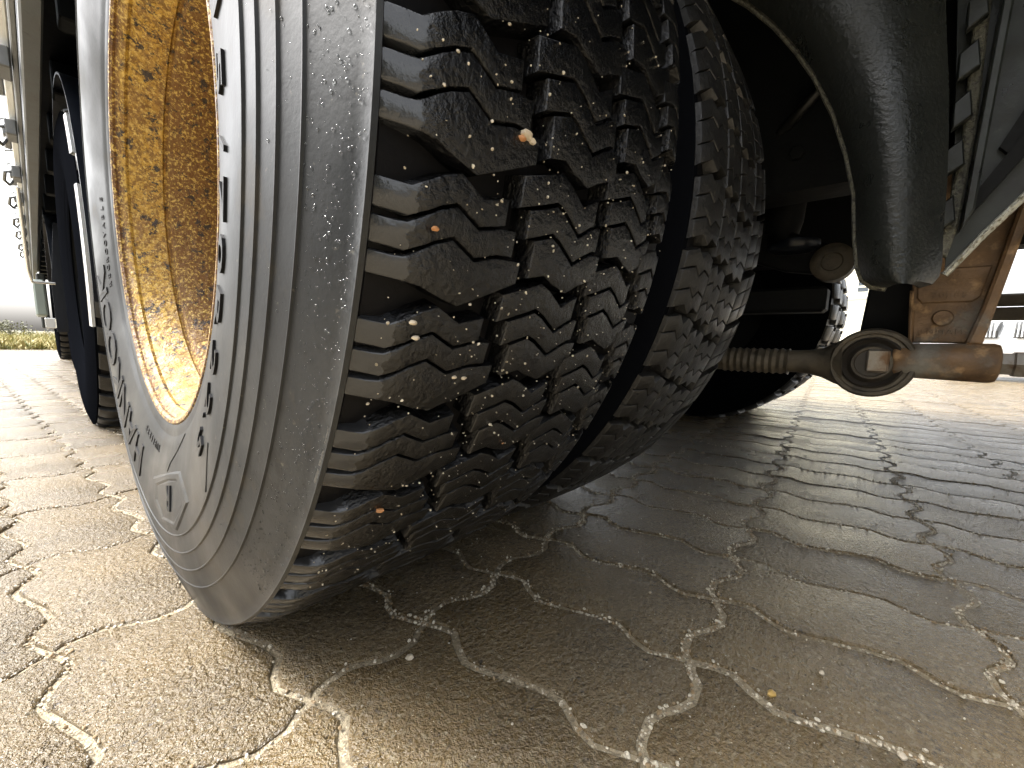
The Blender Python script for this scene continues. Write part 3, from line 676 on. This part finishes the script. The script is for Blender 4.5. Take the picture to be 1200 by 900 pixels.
# near side of the body: side rail, panel, latches
m=MB(); m.box(-.066,-.03,.28,8.6,1.0,1.075,.004); m.build('side_rail',M_alu,truck,smooth=False)
m=MB(); m.box(-.080,-.0665,.28,8.6,1.06,1.14,.003); m.build('sill_strip',M_zinc,truck,smooth=False)
m=MB(); m.box(-.100,-.0805,.28,8.6,1.10,2.3,.003); m.build('side_panel',M_white,truck,smooth=False)
for k in range(9):
    y=.62+.62*k+ (0.05*math.sin(k*3))
    m=MB(); m.box(-.112,-.082,y-.05,y+.05,1.03,1.085,.004); m.box(-.12,-.1,y+.06,y+.25,1.055,1.085,.004); lb=m.build('latch',M_zinc,truck,smooth=False)
    m=MB(); m.tube([(-.11,y-.03,1.06),(-.132,y-.035,1.05),(-.138,y,1.02),(-.125,y+.03,1.01),(-.11,y+.05,1.04)],.007,8); m.build('latch_handle',M_zinc,lb)
for k in range(16):
    y=1.0+.42*k; m=MB(); m.tube([(-.10,y,1.32),(-.128,y,1.31),(-.135,y+.02,1.345),(-.12,y+.03,1.36)],.006,6); m.build('rope_hook',M_zinc,truck)
# mudguards of this and the following axles
def arc_guard(yc,r,a0,a1,x0,x1,trim,lab=None):
    m=MB(); m.lathe([(x0,r),(x1,r),(x1,r+.006),(x0,r+.006)],28,(0,yc,H),'x',R(a0),R(a1),closed=True); o=m.build('mudguard',M_navy,truck)
    if trim:
        m=MB(); m.lathe([(x0-.010,r-.012),(x0+.006,r-.012),(x0+.006,r+.016),(x0-.010,r+.016)],28,(0,yc,H),'x',R(a0),R(a0)+R(trim),closed=True); m.build('sky_gap_strip',M_chrome,o)
    return o
arc_guard(0,.60,10,150,.03,.62,0)
# mudguard in front of the second wheel (near side): angles from +Y through up; 180 = towards the camera
g2=arc_guard(1.36,.575,20,190,.001,.60,0)
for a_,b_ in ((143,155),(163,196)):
    m=MB(); m.lathe([(-.010,.576),(-.001,.572),(.0,.582),(-.006,.585)],40,(0,1.36,H),'x',R(a_),R(b_),closed=True); m.build('sky_gap_strip',M_white,g2)  # white strips stand in for bright sky seen through gaps by the guard
g3=arc_guard(3.65,.58,20,190,-.005,.60,0)
m=MB(); m.ext([(-.015,.32),(.26,.32),(.26,.95),(.02,.95),(-.015,.6)],3.03,3.038,'y'); m.build('mudflap',M_navy,truck,smooth=False)
m=MB(); m.box(-.085,-.01,5.1,5.9,.46,.78,.012); m.build('toolbox',M_green,truck,smooth=False)
m=MB(); m.tube([(-.10,2.6,1.02),(-.10,2.9,.66),(-.09,3.0,.60),(-.0,3.02,.60)],.008,8); m.build('grab_rail',M_chrome,truck)
m=MB(); m.box(-.06,-.015,2.98,3.01,.34,.40,.004); m.build('tail_reflector',M_chrome,truck,smooth=False)
m=MB(); m.box(-.05,.02,6.4,6.75,.35,.95,.01); m.build('step_box',M_frame,truck,smooth=False)
# ---------------------------------------------------------------- torque rod and bracket
rod=empty('torque_rod',(.80,-.6345,.3105),label='muddy steel rod with round rubber eye'); rod.parent=truck
m=MB(); m.lathe([(-.030,.044),(-.033,.046),(-.033,.0505),(-.028,.0535),(.028,.0535),(.033,.0505),(.033,.044)],56); m.lathe([(-.033,.0465),(-.030,.044),(-.030,.040)],56); eye=m.build('eye_ring',M_rod,rod)
m=MB(); m.lathe([(-.026,.0435),(-.030,.040),(-.033,.037),(-.030,.034),(-.027,.031),(-.030,.027),(-.034,.024),(-.034,.0)],56); m.build('bushing',M_bush,rod)
m=MB(); m.lathe([(-.034,.026),(-.037,.0245),(-.037,.0215),(-.034,.02)],48); m.build('bushing_ring',M_rod,rod)
m=MB(); pts=[(0,.0475,-.003),(0,.062,-.003),(0,.080,-.003),(0,.10,-.003),(0,.118,-.003)]; m.tube([(0,.036,-.002)]+pts,[.040,.034,.026,.021,.0195,.0195],24); m.build('rod_neck',M_rod,rod)
m=MB(); P=[];Q=[]
for k in range(10):
    y=.112+.0115*k; P+=[(0,y,-.004),(0,y+.006,-.004)]; Q+=[.0235,.0205]
P+=[(0,.26,-.004),(0,1.0,-.004)]; Q+=[.023,.023]
m.tube(P,Q,24); m.build('threaded_sleeve',M_rod,rod)
m=MB(); m.ext([(-.0015,.049),(.002,.0555),(.0035,.049)],-.012,.012,'x'); 
br=empty('suspension_bracket',(.80,-.7055,.3815),label='rusty cast bracket with thick horizontal sleeve'); br.parent=truck
def bl(y,z): return (y+.70,z-.40)
m=MB(); m.ext([bl(-.6625,.47),(bl(-.6640,.44)),bl(-.6675,.40),bl(-.6720,.362),bl(-.7400,.362),bl(-.7480,.43),bl(-.7600,.52),bl(-.785,.70),bl(-.66,.70)],.0,.03,'x',.002); m.build('web_plate',M_rust,br,smooth=False)
m=MB(); m.ext([bl(-.7265,.360),bl(-.7425,.360),bl(-.7480,.40),bl(-.7570,.47),bl(-.768,.56),bl(-.79,.70),bl(-.775,.70),bl(-.756,.56),bl(-.7450,.47),bl(-.7365,.41)],-.022,-.0005,'x',.003); m.build('edge_rib',M_rust,br,smooth=False)
m=MB(); m.ext([bl(-.6680,.358),bl(-.6725,.358),bl(-.6700,.40),bl(-.6655,.44),bl(-.6610,.44),bl(-.664,.40)],-.007,-.0005,'x',.002); m.build('edge_rib',M_rust,br,smooth=False)
m=MB(); m.lathe([(-.0005,.0115),(-.004,.0115),(-.006,.010),(-.006,0)],28,(0,bl(-.7005,.3985)[0],bl(-.7005,.3985)[1])); m.build('cast_boss',M_rust,br)
# raised casting panel with number, lower row of raised marks
m=MB(); m.ext([bl(-.668,.452),bl(-.670,.428),bl(-.676,.4205),bl(-.728,.421),bl(-.735,.428),bl(-.741,.47),bl(-.668,.47)],-.0035,-.0005,'x',.0015); m.build('number_panel',M_rust,br,smooth=False)
def flat_text(name,text,y0,z0,h,parent,mat_,sp,x,pr=.0018):
    mb=MB(); y=y0
    for ch in text:
        V,Fc=glyph(ch,1.,.05); xs=[v.x for v in V]; mn=min(xs)
        mb.add([(x-(pr if v.z>0 else -.0005),y-(v.x-mn)*h/.73,z0+v.y/.73*h) for v in V],Fc); y-=sp
    return mb.build(name,mat_,parent,smooth=False)
flat_text('cast_number','70188',bl(-.6855,0)[0],bl(0,.428)[1],.0085,br,M_rust,.0078,-.0035,.0014)
flat_text('cast_lettering','0MMAM',bl(-.6770,0)[0],bl(0,.3745)[1],.0085,br,M_rust,.0098,-.0005,.002)
m=MB(); cy=[(-.013,-.070)]; 
m.lathe([(.0490,.0),(.0490,.020),(.047,.0235),(.043,.0255),(-.048,.0275),(-.055,.0275),(-.060,.0255),(-.062,.020),(-.062,0)],40,(-.012,-.0,-.0655),'y'); m.build('sleeve',M_rust,br)
m=MB(); m.box(-.0415,.002,.0505,.078,-.0855,-.0495,.003); m.build('clamp_block',M_bolt,br,smooth=False)
m=MB(); m.lathe([(-.0625,.0),(-.0625,.0165),(-.073,.0165),(-.075,.019),(-.086,.019),(-.0885,.015),(-.0885,.0)],6,(-.012,0,-.0655),'y'); m.lathe([(-.0885,.010),(-.103,.010),(-.104,0)],16,(-.012,0,-.0655),'y'); m.build('bolt_head',M_bolt,br,smooth=False)
# ---------------------------------------------------------------- far things
# verge of dry grass
soil=mk('verge',[(-60,9.3,.0),(14,9.3,.0),(14,24.7,.25),(-60,24.7,.25)],[(0,1,2,3)],M_soil); tag(soil,kind='structure')
mb=MB(); rg=random.Random(11)
for _ in range(9000):
    x=rg.uniform(-4,1.5); y=9.3+rg.random()**1.5*5; h=rg.uniform(.06,.22)*(1.25 if rg.random()<.2 else 1); a=rg.uniform(0,PI); wv=rg.uniform(.008,.02); lx,ly=rg.gauss(0,.1),rg.gauss(0,.1); z=(y-9.3)*.016
    dx,dy=math.cos(a)*wv,math.sin(a)*wv
    mb.add([(x-dx,y-dy,z),(x+dx,y+dy,z),(x+lx*.5+dx*.6,y+ly*.5+dy*.6,z+h*.6),(x+lx,y+ly,z+h),(x+lx*.5-dx*.6,y+ly*.5-dy*.6,z+h*.6)],[(0,1,2,4),(4,2,3)])
o=mk('grass',mb.V,mb.F,M_grass); tag(o,'strip of dry yellow-green grass beyond the paved yard','grass',kind='stuff')
def bush(loc,s,label,n=500):
    b=empty('bush',loc,label=label,cat='bush',group='bushes beyond the yard'); mb=MB(); q=random.Random(int(loc[0]*77))
    cl=[(q.gauss(0,.45)*s,q.gauss(0,.3)*s,q.uniform(.25,.8)*s,q.uniform(.2,.4)*s) for _ in range(9)]
    for _ in range(n):
        cx,cy,cz,cr=q.choice(cl); v=Vector((q.gauss(0,1),q.gauss(0,1),q.gauss(0,1))).normalized()*cr*q.random()**.4; p=Vector((cx,cy,cz))+v; p.z=max(.05,p.z)
        a=Vector((q.gauss(0,1),q.gauss(0,1),q.gauss(0,1))).normalized()*.05*s; c=a.orthogonal().normalized()*.03*s; mb.add([p-a,p+c,p+a,p-c],[(0,1,2,3)])
    mb.build('foliage',mat('bush_leaf',(.09,.09,.035),.6),b,smooth=False,fix=False)
    m=MB()
    for k in range(5): a=k*1.3; m.tube([(0,0,-.1),(.1*s*math.cos(a),.1*s*math.sin(a),.3*s),(.3*s*math.cos(a),.3*s*math.sin(a),.7*s)],[.02*s,.015*s,.006*s],6)
    m.build('stem',mat('bark',(.08,.06,.04),.8),b)
bush((-.5,13.5,.05),.5,'low rounded bush in the dry grass left of the truck')
bush((.35,14.5,.05),.42,'smaller thin bush behind the grass close to the truck side')
# building beyond, seen in the gap right of the tyre
bd=empty('building',(40,0,0),label='pale cream building with small paned windows in the bright gap',cat='building')
m=MB(); m.box(0,8,-1.9,11,0,6.6); m.build('wall',M_wall,bd,smooth=False)
m=MB(); m.box(-.25,8.2,-2.1,11.2,6.6,6.85,.03); m.build('roof',M_roof,bd,smooth=False)
m=MB(); m.box(-.06,0,-1.9,11,3.95,4.15,.01); m.build('ledge',M_roof,bd,smooth=False)
for (y0,y1,z0,z1,nx,nz) in ((-.15,1.3,4.5,6.0,2,4),(-1.25,-.35,2.4,3.6,2,3),(3,4.4,4.5,6.0,2,4),(3,4.4,2.2,3.7,2,3),(6,7.4,4.5,6.0,2,4)):
    m=MB(); t=.07
    m.box(-.05,.02,y0-t,y1+t,z0-t,z0); m.box(-.05,.02,y0-t,y1+t,z1,z1+t)
    for k in range(nx+1): y=y0+(y1-y0)*k/nx; m.box(-.05,.02,y-t,y+t if k<nx else y+t,z0,z1)
    for k in range(1,nz): z=z0+(z1-z0)*k/nz; m.box(-.045,.018,y0,y1,z-t*.8,z+t*.8)
    wn=m.build('window',M_wall,bd,smooth=False,fix=False)
    m=MB(); m.box(-.02,-.005,y0,y1,z0,z1); m.build('pane',M_win,wn,smooth=False)
# parked car, seen right of the bracket
car=empty('parked_car',(8.67,-3.1,0),label='silver white car parked beyond the truck at the right edge',cat='car'); car.rotation_euler=(0,0,R(140))
# car's own frame: +x forward, width along y
prof=[(-2.2,.35),(-2.25,.75),(-2.1,1.0),(-1.5,1.42),(-.3,1.45),(.55,1.05),(1.6,.93),(2.05,.80),(2.25,.66),(2.3,.45),(2.2,.25),(-2.1,.25)]
m=MB(); n=len(prof)
def wy(z): return interp([.25,.5,.95,1.45],[.84,.9,.86,.62],z)
V=[(x,wy(z),z) for x,z in prof]+[(x,-wy(z),z) for x,z in prof]
Fc=[tuple(range(n)),tuple(range(n,2*n))[::-1]]+[(k,(k+1)%n,n+(k+1)%n,n+k) for k in range(n)]
m.add(V,Fc); cb=m.build('body',M_car,car,smooth=False)
bv=cb.modifiers.new('b','BEVEL'); bv.width=.05; bv.segments=3; bv.limit_method='ANGLE'; bv.angle_limit=R(20)
for s in (-1,1):
    m=MB(); m.ext([(-1.75,1.08),(-1.42,1.36),(-.3,1.38),(.35,1.09)],s*.80,s*.70,'y'); m.build('side_window',M_win,car,smooth=False)
    m=MB(); m.ext([(2.325,.48),(2.335,.56),(2.29,.66),(2.27,.66)],s*.06,s*.34,'y',.004); kd=m.build('grille',M_kid,car,smooth=False)
    m=MB(); 
    for k in range(8): y=s*(.08+.034*k); m.box(2.285,2.350,y-.006,y+.006,.49,.655)
    m.build('grille_bar',M_chrome,kd,smooth=False,fix=False)
    m=MB(); m.ext([(2.26,.60),(2.285,.68),(2.05,.755),(1.9,.76),(2.0,.66)],s*.50,s*.85,'y',.01); m.build('headlight',M_lamp,car,smooth=False)
    for x in (1.45,-1.4):
        m=MB(); m.lathe([(-.1,.2),(-.1,.3),(-.07,.325),(.07,.325),(.1,.3),(.1,.2)],32,(x,s*.80,.325),'y'); wt=m.build('wheel',M_tread,car)
        m=MB(); m.lathe([(s*.09,.21),(s*.06,.19),(s*.075,.0)],24,(x,s*.80,.325),'y'); m.build('wheel_rim',M_chrome,wt)
m=MB(); m.ext([(.62,1.06),(-.22,1.42),(-.26,1.41),(.58,1.05)],-.6,.6,'y'); m.build('windscreen',M_win,car,smooth=False)

# unseen hedge added left of the yard to darken reflections in the sidewall
hd=empty('hedge',(-5.6,-2.5,0),label='unseen tall dark green hedge added to darken the sidewall reflections',cat='hedge')
mb=MB(); q=random.Random(5)
for _ in range(9000):
    p=Vector((q.gauss(0,.35),q.uniform(-9,8),q.random()**.7*4.4)); p.z*=1-.12*abs(math.sin(p.y*1.7))
    a=Vector((q.gauss(0,1),q.gauss(0,1),q.gauss(0,1))).normalized()*q.uniform(.10,.2); c=a.orthogonal().normalized()*q.uniform(.05,.1); mb.add([p-a,p+c,p+a,p-c],[(0,1,2,3)])
mb.build('foliage',mat('hedge_leaf',(.075,.09,.03),.5,var=((1.5,.4,.65,(.13,.13,.04)),)),hd,smooth=False,fix=False)
m=MB()
for k in range(16): y=-8.6+1.1*k; m.tube([(0,y,-.02),(.03,y+.05,1.2),(-.04,y,3.2)],[.06,.045,.02],7)
m.build('trunk',mat('hedge_bark',(.07,.055,.04),.8),hd)
